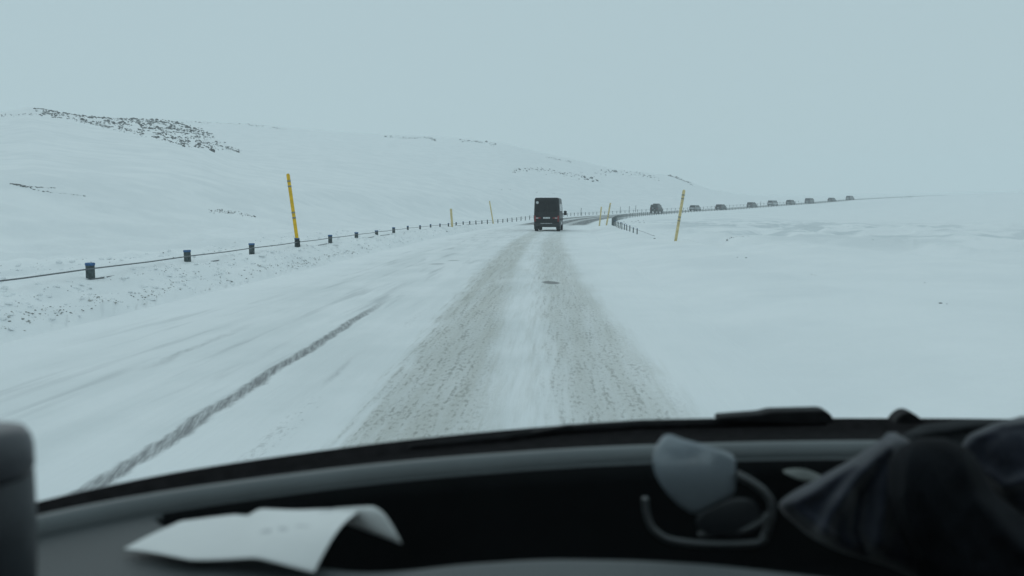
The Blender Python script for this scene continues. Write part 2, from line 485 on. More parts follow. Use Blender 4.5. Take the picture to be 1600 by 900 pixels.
# ------------------------------------------------------------------ rocks
ROCK = plain('basalt', (0.10, 0.10, 0.098), 0.9, 0.2, 0.45, 2.0, 0.5, 9.0)
def rock_arr(seed, sub=1):
    bm = bmesh.new(); bmesh.ops.create_icosphere(bm, subdivisions=sub, radius=1)
    r = np.random.default_rng(seed)
    k = r.normal(size=(5, 3)); ph = r.random(5) * 6
    V = np.array([v.co[:] for v in bm.verts])
    d = 1 + 0.2 * np.sin(V @ k.T * 1.7 + ph).sum(1) * 0.6
    V = V * d[:, None] * np.array([1.0, 0.8, 0.62])
    Fc = np.array([[v.index for v in f.verts] for f in bm.faces]); bm.free()
    return V, Fc
ROCKS = [rock_arr(i, 1) for i in range(8)]
def rot_z(V, a):
    c_, s__ = math.cos(a), math.sin(a)
    return V @ np.array([[c_, s__, 0], [-s__, c_, 0], [0, 0, 1]])
def rubble(name, spots, label, mat=ROCK, flat=0.75):
    vs, fs, o = [], [], 0
    for (x, y, z, r) in spots:
        V, Fc = ROCKS[rng.integers(8)]
        V = rot_z(V * np.array([1, 1, flat]) * r, rng.random() * 6.28) + np.array([x, y, z])
        vs.append(V); fs.append(Fc + o); o += len(V)
    me = mesh(name, np.concatenate(vs), np.concatenate(fs), False)
    return tag(link(name, me, mat), label, None, kind='stuff')

def scatter(poly, count, pxmin, pxmax, bias=2.5, clump=None):
    """rocks inside a photo outline, set on the terrain that outline shows"""
    poly = np.array(poly, float); out = []
    lo, hi = poly.min(0), poly.max(0)
    tries = 0
    def seat(o):
        o = np.array(o); o[:, 2] = terrain(o[:, 0], o[:, 1]) + o[:, 3] * .15
        return [tuple(q) for q in o]
    while len(out) < count and tries < count * 30:
        tries += 1
        q = lo + rng.random(2) * (hi - lo)
        ins = False; j = len(poly) - 1
        for i in range(len(poly)):
            if (poly[i, 1] > q[1]) != (poly[j, 1] > q[1]) and q[0] < (poly[j, 0] - poly[i, 0]) * (q[1] - poly[i, 1]) / (poly[j, 1] - poly[i, 1]) + poly[i, 0]: ins = not ins
            j = i
        if not ins: continue
        if clump and vnoise(np.array([q[0] / clump]), np.array([q[1] / clump * 2.5]))[0] < 0.42: continue
        h = hit_far(*q)
        if h is None: continue
        dist = math.hypot(h[0], h[1])
        if dist > 800: continue
        r = (pxmin + (pxmax - pxmin) * rng.random() ** bias) / 2 * dist / F
        out.append((h[0], h[1], h[2] + r * 0.12, r))
    return seat(out)
def line(pts, count, spread, pxmin, pxmax, bias=2.5, hit=hit_far):
    pts = np.array(pts, float); out = []
    for k in range(count):
        u = rng.random() * (len(pts) - 1); i = int(u)
        q = pts[i] + (pts[i + 1] - pts[i]) * (u - i) + rng.normal(size=2) * (spread * 1.5, spread)
        h = hit(*q)
        for up in range(8):
            if h is not None: break
            q[1] += 1.2; h = hit(*q)
        if h is None: continue
        dist = math.hypot(h[0], h[1]); r = (pxmin + (pxmax - pxmin) * rng.random() ** bias) / 2 * dist / F
        out.append((h[0], h[1], h[2] + r * 0.12, r))
    out = np.array(out); out[:, 2] = terrain(out[:, 0], out[:, 1]) + out[:, 3] * .15
    return [tuple(q) for q in out]

sp = scatter([(52, 168), (100, 176), (140, 184), (210, 186), (280, 193), (318, 206), (334, 220), (372, 237), (330, 236), (285, 229), (255, 221), (205, 208), (160, 199), (120, 189), (60, 181)], 1500, 1.0, 4.4, 2.1, 7)
sp += line([(0, 181), (30, 180), (70, 178), (128, 187)], 60, 1.2, 1, 3) + line([(60, 170), (100, 174), (130, 180)], 70, 1.0, 1, 4) + line([(130, 182), (225, 188), (280, 194), (330, 210)], 260, 1.6, 1.2, 5) + line([(330, 212), (350, 228), (376, 238)], 50, 1.6, 1, 3.5) + line([(120, 190), (205, 209), (262, 223), (300, 231)], 120, 1.2, .8, 2.5)
rubble('rubble_slope', sp, 'dark lava rubble showing through snow along the near hill crest')
sp = line([(16, 287), (45, 292), (85, 294)], 80, .5, 1, 3.5, hit=hit) + line([(22, 288), (60, 298), (135, 307)], 70, .5, 1, 3, hit=hit) + line([(328, 329), (360, 332), (396, 338)], 90, 1.6, 1, 3.5, hit=hit)
rubble('rubble_streak', sp, 'thin lines of dark stones on the snowy slope above the guard cable')
sp = line([(292, 191), (380, 194), (448, 203)], 80, .8, 1.2, 3.4) + line([(603, 213), (640, 216), (668, 215), (680, 220)], 90, .9, 1.2, 3.6) + line([(722, 220), (745, 221), (775, 226)], 60, 1.0, 1.2, 4.2) + line([(850, 246), (895, 254)], 40, .8, 1.2, 3.2)
rubble('rubble_ridge', sp, 'sparse dark stones along the skyline of the far snowy ridge')
sp = line([(798, 267), (835, 264), (880, 272), (915, 275)], 120, 2.2, 1.1, 4.2) + line([(930, 272), (962, 268), (1000, 272), (1030, 280)], 80, 2.0, 1.1, 4.2) + line([(1043, 274), (1060, 279), (1086, 291)], 70, .7, 1.2, 3.6) + line([(905, 276), (938, 284)], 22, 2.4, 1.5, 5) + line([(780, 296), (905, 305)], 22, 1.2, .8, 2)
rubble('rubble_hillside', sp, 'scattered dark stones on the snowy hillside above the black van')

def boulder(px, py, wpx, label, seed, group=None):
    h = hit(px, py)
    if h is None: h = hit(px, py + 3)
    if h is None: return
    r = wpx / 2 * math.hypot(h[0], h[1]) / F
    V, Fc = rock_arr(100 + seed, 2)
    o = link('boulder', mesh('boulder', V * r, Fc, False), ROCK)
    o.location = h + np.array([0, 0, r * .25]); o.rotation_euler = (0, 0, seed)
    tag(o, label, 'rock', group)
boulder(332, 237, 9, 'large dark boulder at the right foot of the rubble on the near hill', 1)
boulder(129, 188, 7, 'round dark boulder alone on the near hill crest left of the rubble', 2)
boulder(311, 226, 6, 'small boulder just up the slope from the large one below the rubble', 3)
boulder(287, 229, 5, 'small dark boulder under the lower edge of the hill rubble', 4)
boulder(372, 238, 6, 'last dark boulder at the tapering right tip of the near hill crest', 5)
boulder(603, 214, 4, 'lone small rock on the far skyline left of the ridge stones', 6)
boulder(760, 222, 5, 'largest dark rock of the short row on the far skyline', 7)
for i, (a, b, q) in enumerate([(913, 277, 5), (918, 281, 6), (924, 279, 5), (933, 283, 5), (926, 284, 4)]):
    boulder(a, b, q, ['leftmost', 'largest', 'topmost', 'rightmost', 'lowest'][i] + ' boulder of the tight dark cluster on the hillside right of the van', 20 + i, 'clustered boulders above the curve')
boulder(962, 269, 7, 'big dark rock on the hill brow right of the boulder cluster', 9)

# stones and clods thrown up by the plough
def st_spots(count, s0, s1, t0, t1, r0, r1, bias=2.0):
    s = s0 + (s1 - s0) * rng.random(count) ** 1.4; t = t0 + (t1 - t0) * rng.random(count)
    keep = vnoise(s * 1.7, t * 3.2) + .5 * vnoise(s * 5.1, t * 6) > 0.62
    s, t = s[keep], t[keep]
    x, y = road_xy(s, t); z = terrain(x, y)
    r = r0 + (r1 - r0) * rng.random(len(s)) ** bias
    return list(zip(x, y, z + r * 0.1, r))
CLOD = plain('dirty_clod', (0.36, 0.36, 0.345), 0.9, 0.2, 0.55, 8)
sp = st_spots(1500, 6, 45, -8.5, -7.15, .004, .022, 3) + st_spots(1700, 6, 32, -7.66, -7.30, .004, .028, 3) + st_spots(1000, 8, 60, -12.5, -9.2, .005, .03, 3.5)
rubble('clod_debris', sp, 'small dirty clods and stones along the ploughed snow bank', CLOD)
SNOWCLOD = SNOW
sp = st_spots(2600, 6, 70, -8.7, -7.2, .012, .08, 3) + st_spots(1500, 8, 60, -12, -9.2, .015, .09, 3)
rubble('snow_clods', sp, 'lumps of ploughed snow along the bank by the guard cable', SNOWCLOD, .8)
# a few stray bits on the smooth snow to the right and beyond the barrier
sp = []
for a, b, q in [(1166, 403, 4), (1152, 402, 2), (1268, 429, 3), (1274, 430, 2), (1136, 375, 4), (1023, 373, 4), (1364, 375, 2), (1470, 474, 5), (1480, 475, 3), (698, 362, 4), (797, 362, 3), (1445, 442, 2)]:
    h = hit(a, b)
    if h is not None: sp.append((h[0], h[1], h[2], q / 2 * math.hypot(h[0], h[1]) / F))
sp += line([(1136, 373), (1150, 370), (1178, 369)], 14, .3, 1, 2, hit=hit)
sp += line([(958, 350), (985, 348), (1010, 345)], 34, 1.5, 1, 3, hit=hit) + line([(1405, 311), (1428, 308)], 12, .3, 1, 2)
rubble('stray_debris', sp, 'stray dark bits lying on the smooth snow right of the road', ROCK)

# ------------------------------------------------------------------ cable barriers
POST = plain('weathered_post', (0.07, 0.09, 0.092), 0.8, 0.3, 0.4, 14, 0.3, 40)
CAP = plain('blue_cap', (0.045, 0.12, 0.26), 0.6, 0.4, 0.3, 20)
ROPE = plain('steel_rope', (0.14, 0.15, 0.16), 0.5, 0.5, 0.3, 30, metal=0.6)
def post_meshes(r, top=1.15):
    bm = bmesh.new(); cyl(bm, (0, 0, top / 2 - .6), r, top, n=12)
    bm2 = bmesh.new(); cyl(bm2, (0, 0, top - .6 + .012), r * 1.13, .05, n=12)
    bmesh.ops.bevel(bm2, geom=bm2.edges[:], offset=.008, segments=1, affect='EDGES')
    return bm_mesh('post', bm), bm_mesh('post_cap', bm2)
PM, CM = post_meshes(.078)
PM2, CM2 = post_meshes(.055)
PM3, CM3 = post_meshes(.045)
PM4, CM4 = post_meshes(.032)
def barrier(stations, t, label, rope_z, sizes, ground, rope_r=.014, ropes=True):
    root = empty('cable_barrier', (0, 0, 0))
    tag(root, label, 'barrier', None)
    for k, s in enumerate(stations):
        x, y = road_xy(s, t); z = float(road_z(s))
        pm, cm = sizes(s)
        dz = rng.normal() * .018
        o = link('post', pm, POST, root)
        o.location = (x, y, z + .08 + dz + ground(s)); o.rotation_euler = (rng.normal() * .02, rng.normal() * .03, rng.random() * 6)
        if s < 75:
            q = link('post_cap', cm, CAP, o)
    if ropes:
        for rz in rope_z:
            sq = np.arange(stations[0] - 8, stations[-1], 1.0)
            x, y = road_xy(sq, t + .08)
            sag = .012 * np.sin((sq - stations[0]) / (stations[1] - stations[0]) * math.pi) ** 2
            gz = np.array([ground(q) for q in sq])
            link('steel_cable', tube_mesh('steel_cable', np.stack([x, y, road_z(sq) + rz - sag + gz], -1), rope_r, 6), ROPE, root)
    return root
# first post at column 139
def s_for_px(px, t, lo, hi):
    q = np.arange(lo, hi, .05); x, y = road_xy(q, t)
    c_ = 800 + F * np.tan(np.arctan2(x, y) + YAW)
    return float(np.interp(px, c_, q))
LT = -8.7
s0 = s_for_px(139, LT, 5, 60)
x, y = road_xy(S, LT); arc = np.concatenate([[0], np.cumsum(np.hypot(np.diff(x), np.diff(y)))])
a0 = np.interp(s0, S, arc)
lst = [float(np.interp(a0 + 4 * k, arc, S)) for k in range(0, 32)]
last = np.interp(lst[-1], S, arc)
lst += [float(np.interp(last + 2.9 * (k + 1), arc, S)) for k in range(80)]
lst = [s for s in lst if s < 330]
barrier(lst, LT, 'cable barrier with blue capped posts along the left snow bank', (.555, .36), lambda s: (PM, CM) if s < 45 else (PM2, CM2), lambda s: float(np.interp(s, [0, 70, 130, 200], [0, 0, .08, .12])))
RT = 4.6
g_r = lambda s: float(np.interp(s, [0, 40, 60, 85, 130, 200], [-.26, -.18, .02, .16, .16, .12]))
rst = list(np.arange(47, 125, 2.6)) + list(np.arange(125, 345, 2.3))
barrier(rst, RT, 'dark close set cable barrier on the inside of the far bend', (.55, .30), lambda s: (PM4, CM4) if s < 95 else (PM2, CM2), g_r, .009)

# ------------------------------------------------------------------ snow poles
YEL = plain('yellow_pole', (0.72, 0.44, 0.012), 0.5, 0.4, 0.15, 9)
PALE = plain('faded_pole', (0.62, 0.51, 0.27), 0.6, 0.3, 0.15, 9)
BAND = plain('reflective_band', (0.24, 0.24, 0.20), 0.45, 0.5, 0.3, 30)
SLEEVE = plain('pole_sleeve', (0.03, 0.04, 0.04), 0.7, 0.3, 0.3, 20)
GREYP = plain('grey_pole', (0.16, 0.17, 0.17), 0.7, 0.3, 0.2, 10)
def pole(base, h, lean, rad_, mat, label, bands=True, sleeve=False):
    """a marker cane; lean = sideways metres at the top, along the photo's horizontal"""
    root = empty('snow_pole', tuple(base))
    tag(root, label, 'marker pole', 'snow marker poles along the road')
    axis = np.array([lean * math.cos(YAW), lean * math.sin(YAW), h])
    pt = lambda u: axis * u
    link('pole', tube_mesh('pole', [pt(-.12), pt(0), pt(.5), pt(.985), pt(1)], [rad_, rad_, rad_, rad_, rad_ * .6], 12), mat, root)
    if bands:
        for u in (.40, .47, .82, .89):
            link('reflective_band', tube_mesh('band', [pt(u), pt(u + .022)], rad_ * 1.06, 12), BAND, root)
    if sleeve:
        link('pole_sleeve', tube_mesh('sleeve', [pt(-.15), pt(.125)], rad_ * 1.35, 12), SLEEVE, root)
        link('clamp', tube_mesh('clamp', [pt(.085), pt(.10)], rad_ * 1.6, 12), SLEEVE, root)
    return root
x, y = road_xy(lst[3], LT + .05)
b = np.array([x, y, float(road_z(lst[3])) + .34]); k = 27.6 / F
pole(b, 113 * k, -13 * k, .058, YEL, 'tall bright yellow marker pole in a dark sleeve at the left cable barrier', True, True)
def pole_px(px, py_base, py_top, lean_px, depth, rad_, mat, label, bands=True):
    g = ground_at(px, depth); k = depth / F
    top = CAMH + (HOR - py_top) * depth / F
    pole(g - np.array([0, 0, .05]), top - g[2] + .05, lean_px * k, rad_, mat, label, bands)
pole_px(707, 358, 326, -2, 62, .085, PALE, 'short pale yellow pole standing clear of the left cable barrier', False)
pole_px(771, 350, 314, -6, 90, .07, PALE, 'thin leaning yellow pole among the left barrier posts nearer the van', False)
pole_px(1055, 376, 297, 12, 35, .062, PALE, 'pale yellow pole with grey bands leaning right in the open snow', True)
pole_px(936, 350, 323, 3, 84, .075, PALE, 'short pale pole at the corner where the inside barrier bends', False)
pole_px(947, 352, 317, 6, 86, .085, PALE, 'leaning pale pole with a dark tip beside the bending barrier corner', True)
for px_, d_, tp, lab in [(907, 148, 325, 'thin grey pole just right of the van above the far posts'), (968, 178, 323, 'first of three thin grey poles left of the lifted jeep'), (982, 184, 322, 'middle of three thin grey poles left of the lifted jeep'), (992, 190, 321, 'third thin grey pole closest to the lifted jeep'), (1186, 262, 315, 'thin dark pole between the fourth and fifth far cars')]:
    s = s_for_px(px_, LT - .6, 80, 330); x, y = road_xy(s, LT - .6)
    z = float(road_z(s)) + .1; dd = math.hypot(x, y) * math.cos(float(bear(px_)))
    pole(np.array([x, y, z]), CAMH + (HOR - tp) * dd / F - z, 0.1, .06, GREYP, lab, False)

# ------------------------------------------------------------------ vehicles
BLACK = plain('black_paint', (0.006, 0.0065, 0.008), 0.4, 0.22, 0.3, 3)
DGLASS = plain('dark_glass', (0.008, 0.009, 0.011), 0.12, 0.5, 0.2, 3)
TINT = plain('tinted_rear_glass', (0.004, 0.0045, 0.0055), 0.5, 0.15, 0.2, 3)
RUBBER = plain('tyre_rubber', (0.02, 0.02, 0.021), 0.9, 0.2, 0.3, 9)
RIM = plain('wheel_rim', (0.22, 0.23, 0.24), 0.4, 0.5, 0.3, 9, metal=.5)
REDL = plain('red_lamp', (0.22, 0.012, 0.014), 0.25, 0.5, 0.2, 20)
WHITEL = plain('clear_lamp', (0.55, 0.56, 0.55), 0.25, 0.5, 0.15, 20)
PLATE = plain('number_plate', (0.70, 0.72, 0.72), 0.45, 0.4, 0.12, 30)
PLTXT = plain('plate_characters', (0.12, 0.13, 0.16), 0.6, 0.3, 0.2, 30)
GREYT = plain('dark_trim', (0.028, 0.03, 0.032), 0.7, 0.3, 0.3, 12)
SNOWY = plain('caked_snow', (0.55, 0.57, 0.58), 0.9, 0.1, 0.25, 6)

def wheel_parts(root, x, y, r, wd, name='wheel'):
    bm = bmesh.new(); cyl(bm, (0, 0, 0), r, wd, 'X', 24)
    bmesh.ops.bevel(bm, geom=[e for e in bm.edges if e.calc_length() < r], offset=r * .08, segments=2, affect='EDGES')
    o = link(name, bm_mesh('tyre', bm, False), RUBBER, root); o.location = (x, y, r)
    bm = bmesh.new(); cyl(bm, (math.copysign(wd * .5, x), 0, 0), r * .6, .03, 'X', 18)
    link('rim', bm_mesh('rim', bm), RIM, o)

def loft(sections, caps=True):
    """closed rings of equal length -> mesh data"""
    v = [p for s in sections for p in s]; m = len(sections[0]); f = []
    for i in range(len(sections) - 1):
        for k in range(m):
            f.append((i * m + k, i * m + (k + 1) % m, (i + 1) * m + (k + 1) % m, (i + 1) * m + k))
    if caps:
        f.append(tuple(range(m))[::-1]); f.append(tuple(range((len(sections) - 1) * m, len(sections) * m)))
    return v, f

def make_van():
    root = empty('van')
    tag(root, 'tall black van seen from behind driving away down the snowy road', 'van')
    L, H = 5.9, 2.62
    def ring(y, w_, zlo, zhi, taper, rr=.16):
        pts = []
        hw = w_ / 2
        prof = [(-hw * .96, zlo), (-hw, zlo + .35), (-hw, 1.15), (-hw * (1 - taper * .5), 1.85), (-hw * (1 - taper), zhi - rr)]
        for a in range(1, 5):
            q = math.pi / 2 * a / 4
            prof.append((-hw * (1 - taper) + rr * (1 - math.cos(q)), zhi - rr + rr * math.sin(q)))
        prof += [(-a, z) for a, z in prof[::-1]]
        return [(a, y, z) for a, z in prof]
    secs = [ring(0.0, 1.92, .50, H - .05, .05), ring(.05, 1.98, .46, H - .01, .05), ring(.3, 2.0, .42, H, .05), ring(3.9, 2.0, .42, H, .06),
            ring(4.55, 1.99, .42, H - .12, .09), ring(4.95, 1.97, .42, 1.95, .13, .12), ring(5.25, 1.95, .42, 1.28, .05, .10), ring(5.8, 1.85, .42, 1.05, .05, .10), ring(5.9, 1.70, .50, .90, .05, .08)]
    v_, f_ = loft(secs)
    me = mesh('body', v_, f_, True); me.materials.append(BLACK)
    link('body', me, None, root)
    # rear doors with windows, hinges and handle
    for sgn in (-1, 1):
        bm = bmesh.new(); box(bm, (sgn * .455, -.012, 1.50), (.87, .03, 1.92), .02)
        d = link('rear_door', bm_mesh('rear_door', bm), BLACK, root)
        bm = bmesh.new(); box(bm, (sgn * .44, -.032, 1.92), (.70, .02, .72), .03)
        link('rear_window', bm_mesh('rear_window', bm), TINT, d)
        for hz in (.85, 1.45, 2.2):
            bm = bmesh.new(); box(bm, (sgn * .885, -.03, hz), (.05, .04, .10), .008)
            link('hinge', bm_mesh('hinge', bm), GREYT, d)
        bm = bmesh.new(); box(bm, (sgn * .90, -.02, 1.00), (.12, .06, .46), .02)
        tl = link('tail_light', bm_mesh('tail_light', bm), REDL, root)
        bm = bmesh.new(); box(bm, (sgn * .62, -.045, 1.05), (.30, .035, .10), .012)
        link('tail_lamp_bar', bm_mesh('tail_lamp_bar', bm), REDL, tl)
        bm = bmesh.new(); box(bm, (sgn * .74, -.068, 1.05), (.20, .02, .055), .008)
        link('clear_lens', bm_mesh('clear_lens', bm), WHITEL, tl)
        # wing mirrors
        bm = bmesh.new(); box(bm, (sgn * 1.20, 4.75, 1.42), (.24, .12, .36), .04); box(bm, (sgn * 1.05, 4.80, 1.34), (.14, .05, .05), .01)
        link('wing_mirror', bm_mesh('wing_mirror', bm), GREYT, root)
        # side glazing and mouldings
        for (a, b_, z0, z1) in ((.7, 2.1, 1.5, 2.15), (2.25, 3.55, 1.5, 2.15), (3.75, 4.55, 1.45, 2.10)):
            xo = sgn * 1.0
            vs = [(xo * 1.004, a, z0), (xo * 1.004, b_, z0), (xo * .966, b_ - .05, z1), (xo * .966, a, z1)]
            vs += [(p_[0] - sgn * .03, p_[1], p_[2]) for p_ in vs]
            link('side_window', mesh('side_window', vs, [(0, 1, 2, 3), (7, 6, 5, 4), (0, 4, 5, 1), (1, 5, 6, 2), (2, 6, 7, 3), (3, 7, 4, 0)], False), DGLASS, root)
        bm = bmesh.new(); box(bm, (sgn * 1.012, 2.6, .92), (.03, 4.2, .14), .01)
        link('side_moulding', bm_mesh('side_moulding', bm), GREYT, root)
        bm = bmesh.new(); box(bm, (sgn * 1.006, 2.9, .62), (.035, 1.6, .2), .012)
        link('snow_crust', bm_mesh('snow_crust', bm), SNOWY, root)
        for y_ in (.95, 4.75): wheel_parts(root, sgn * .86, y_, .37, .27)
        bm = bmesh.new(); box(bm, (sgn * .86, .42, .42), (.30, .03, .42), .01)
        link('mud_flap', bm_mesh('mud_flap', bm), GREYT, root)
    bm = bmesh.new(); box(bm, (0, -.06, .55), (1.96, .20, .22), .05)
    link('bumper', bm_mesh('bumper', bm), GREYT, root)
    bm = bmesh.new(); box(bm, (0, -.17, .64), (.9, .12, .03), .01)
    link('rear_step', bm_mesh('rear_step', bm), SNOWY, root)
    bm = bmesh.new(); box(bm, (0, -.045, 1.06), (.52, .02, .12), .006)
    pl = link('number_plate', bm_mesh('number_plate', bm), PLATE, root)
    for i, a in enumerate((-.18, -.11, -.04, .06, .13, .19)):
        bm = bmesh.new(); box(bm, (a, -.057, 1.055), (.035, .006, .06))
        link('plate_mark', bm_mesh('plate_mark', bm), PLTXT, pl)
    bm = bmesh.new(); cyl(bm, (-.72, -.038, 2.24), .105, .02, 'Y', 24)
    link('round_sticker', bm_mesh('round_sticker', bm), SNOWY, root)
    bm = bmesh.new(); box(bm, (0, -.04, 2.50), (1.5, .05, .05), .012)
    link('roof_trim', bm_mesh('roof_trim', bm), GREYT, root)
    bm = bmesh.new(); box(bm, (0, 2.9, .42), (1.5, 5.0, .16), .03)
    link('chassis', bm_mesh('chassis', bm), GREYT, root)
    bm = bmesh.new(); vs = [(-.86, 4.60, 2.36), (.86, 4.60, 2.36), (.90, 5.10, 1.62), (-.90, 5.10, 1.62)]
    link('windscreen', mesh('windscreen', [(a, b_ + .06, c_) for a, b_, c_ in vs] + [(a, b_, c_ - .06) for a, b_, c_ in vs], [(0, 1, 2, 3), (7, 6, 5, 4), (0, 4, 5, 1), (1, 5, 6, 2), (2, 6, 7, 3), (3, 7, 4, 0)], False), DGLASS, root)
    bm.free()
    return root
def put_on_road(root, s, t, sink=0.0, extra=0.0):
    x, y = road_xy(s, t); h = float(np.interp(s, S, HD))
    root.location = (x, y, float(road_z(s, t)) - sink); root.rotation_euler = (0, 0, -h - extra)
van = make_van()
put_on_road(van, 62.5, -1.05, .03, math.radians(2.2))

def make_car(name, label, kind, paint, Lc=4.6, W=1.85, H=1.65, clear=.22, wr=.35, group='convoy of cars on the far bend'):
    """kind: suv, hatch, van, jeep"""
    root = empty(name); tag(root, label, 'car', group)
    hw = W / 2; belt = clear + (H - clear) * .52; sill = clear + .08
    hood = {'suv': .24, 'hatch': .22, 'van': .12, 'jeep': .26}[kind] * Lc
    rake = {'suv': .55, 'hatch': .7, 'van': .45, 'jeep': .25}[kind]
    tail = {'suv': .28, 'hatch': .5, 'van': .1, 'jeep': .08}[kind]
    def ring(y, w_, z0, z1):
        return [(-w_ * .94, y, z0), (-w_, y, z0 + .18), (-w_, y, z1 - .12), (-w_ * .95, y, z1), (w_ * .95, y, z1), (w_, y, z1 - .12), (w_, y, z0 + .18), (w_ * .94, y, z0)]
    secs = [ring(0, hw * .92, sill + .12, belt - .08), ring(.10, hw * .98, sill, belt), ring(.5, hw, sill, belt), ring(Lc - hood - .2, hw, sill, belt), ring(Lc - .35, hw * .97, sill, belt - .14), ring(Lc - .05, hw * .92, sill + .05, belt - .28), ring(Lc, hw * .84, sill + .15, belt - .38)]
    v_, f_ = loft(secs); link('body', mesh('body', v_, f_, True), paint, root)
    y0, y1 = .10, Lc - hood
    cab = []
    rt_ = [(y0 + .02, hw * .97, belt - .02), (y0 + tail * .6, hw * .90, belt + (H - belt) * .6), (y0 + tail, hw * .84, H - .03)]
    secs = []
    for z, a, b_, w_ in ((belt - .03, y0 + .02, y1, hw * .97), (belt + (H - belt) * .55, y0 + tail * .55, y1 - rake * .55, hw * .89), (H - .07, y0 + tail * .95, y1 - rake * .95, hw * .82), (H, y0 + tail + .15, y1 - rake - .15, hw * .74)):
        secs.append([(-w_, a, z), (w_, a, z), (w_, b_, z), (-w_, b_, z)])
    v_, f_ = loft(secs); link('cabin', mesh('cabin', v_, f_, False), paint, root)
    # glazing set just proud of the cabin
    zb, zt = belt + .03, belt + (H - belt) * .55
    lerp = lambda z: np.clip((z - belt + .03) / ((H - belt) * .55 + .03), 0, 1)
    w_lo, w_hi = hw * .965, hw * .895
    def slab(name_, q, off):
        q = [np.array(p_) for p_ in q]; off = np.array(off)
        vs = [p_ + off * .014 for p_ in q] + [p_ - off * .03 for p_ in q]
        return link(name_, mesh(name_, vs, [(0, 1, 2, 3), (7, 6, 5, 4), (0, 4, 5, 1), (1, 5, 6, 2), (2, 6, 7, 3), (3, 7, 4, 0)], False), DGLASS, root)
    ztw = belt + (H - belt) * .80
    wh = hw * .855
    slab('rear_window', [(-w_lo * .86, y0 + .03, zb + .02), (w_lo * .86, y0 + .03, zb + .02), (wh * .9, y0 + tail * .75, ztw), (-wh * .9, y0 + tail * .75, ztw)], (0, -1.6, .5))
    slab('windscreen', [(-w_lo * .9, y1 - .03, zb), (w_lo * .9, y1 - .03, zb), (wh * .92, y1 - rake * .75, ztw), (-wh * .92, y1 - rake * .75, ztw)], (0, 1.6, .5))
    for sg in (-1, 1):
        ym = (y0 + y1) / 2
        for a, b_ in ((y0 + .25, ym - .04), (ym + .04, y1 - .22)):
            ia = tail * .7 if a < ym - .5 else 0; ib = rake * .65 if b_ > ym + .5 else 0
            slab('side_window', [(sg * w_lo, a, zb), (sg * w_lo, b_, zb), (sg * wh, b_ - ib, ztw), (sg * wh, a + ia, ztw)], (sg * 1.5, 0, .3))
        for yy in (.82, Lc - .85): wheel_parts(root, sg * (hw - .10), yy, wr, .24)
        bm = bmesh.new(); box(bm, (sg * hw * .80, .03, belt - .13), (.22, .10, .20), .02)
        link('tail_light', bm_mesh('tail_light', bm), REDL, root)
        bm = bmesh.new(); box(bm, (sg * hw * .66, Lc - .06, belt - .30), (.34, .10, .13), .02)
        link('headlight', bm_mesh('headlight', bm), WHITEL, root)
        bm = bmesh.new(); box(bm, (sg * (hw + .09), y1 - .25, belt + .08), (.18, .08, .14), .02)
        link('wing_mirror', bm_mesh('wing_mirror', bm), GREYT, root)
    for yy, nm in ((.02, 'rear_bumper'), (Lc - .04, 'front_bumper')):
        bm = bmesh.new(); box(bm, (0, yy, sill + .18), (W * .92, .16, .20), .03)
        link(nm, bm_mesh(nm, bm), GREYT, root)
    bm = bmesh.new(); box(bm, (0, -.01, sill + .36), (.50, .03, .12), .006)
    link('number_plate', bm_mesh('number_plate', bm), PLATE, root)
    return root
def paint(name, c_): return plain(name, c_, .35, .5, .12, 2)
specs = [
 (1025, 'jeep', 'lifted dark jeep with spare wheel, first beyond the van on the bend', (.02, .022, .024), 4.5, 1.95, 2.12, .42, .46),
 (1085, 'suv', 'silver grey car second in line, just right of the leaning yellow pole', (.33, .35, .36), 4.5, 1.82, 1.62, .2, .34),
 (1125, 'suv', 'dark car third in the far line beyond the silver one', (.03, .034, .037), 4.6, 1.85, 1.62, .2, .35),
 (1173, 'suv', 'grey car fourth in the far line left of the thin pole', (.10, .11, .115), 4.6, 1.85, 1.68, .2, .35),
 (1205, 'van', 'pale boxy car fifth in the far line right of the thin pole', (.40, .42, .43), 4.8, 1.9, 1.90, .22, .35),
 (1233, 'suv', 'mid grey car sixth in the far line', (.12, .13, .135), 4.6, 1.85, 1.72, .2, .35),
 (1262, 'van', 'taller dark grey car seventh in the far line', (.085, .09, .095), 4.8, 1.9, 2.0, .24, .36),
 (1297, 'hatch', 'low dark car eighth in line near the top of the rise', (.06, .065, .068), 4.4, 1.8, 1.5, .18, .33),
 (1325, 'suv', 'last pale grey car of the line vanishing into the haze', (.22, .235, .24), 4.6, 1.85, 1.75, .2, .35)]
for k, (px_, kd, lab, c_, l_, w_, h_, cl, wr) in enumerate(specs):
    o = make_car('jeep' if kd == 'jeep' else 'car', lab, kd, paint('car_paint', c_), l_, w_, h_, cl, wr)
    s = s_for_px(px_, -.9, 75, 420)
    put_on_road(o, s - 2.2, -.9, 0.02)
    if kd == 'jeep':
        bm = bmesh.new(); cyl(bm, (-.15, -.14, 1.25), .40, .25, 'Y', 24)
        sp_ = link('spare_wheel', bm_mesh('spare_wheel', bm), RUBBER, o)
        bm = bmesh.new(); cyl(bm, (-.15, -.275, 1.25), .20, .02, 'Y', 20); link('rim', bm_mesh('rim', bm), RIM, sp_)
        bm = bmesh.new(); box(bm, (.1, 1.6, 2.24), (1.2, 1.7, .22), .06); link('roof_box', bm_mesh('roof_box', bm), GREYT, o)

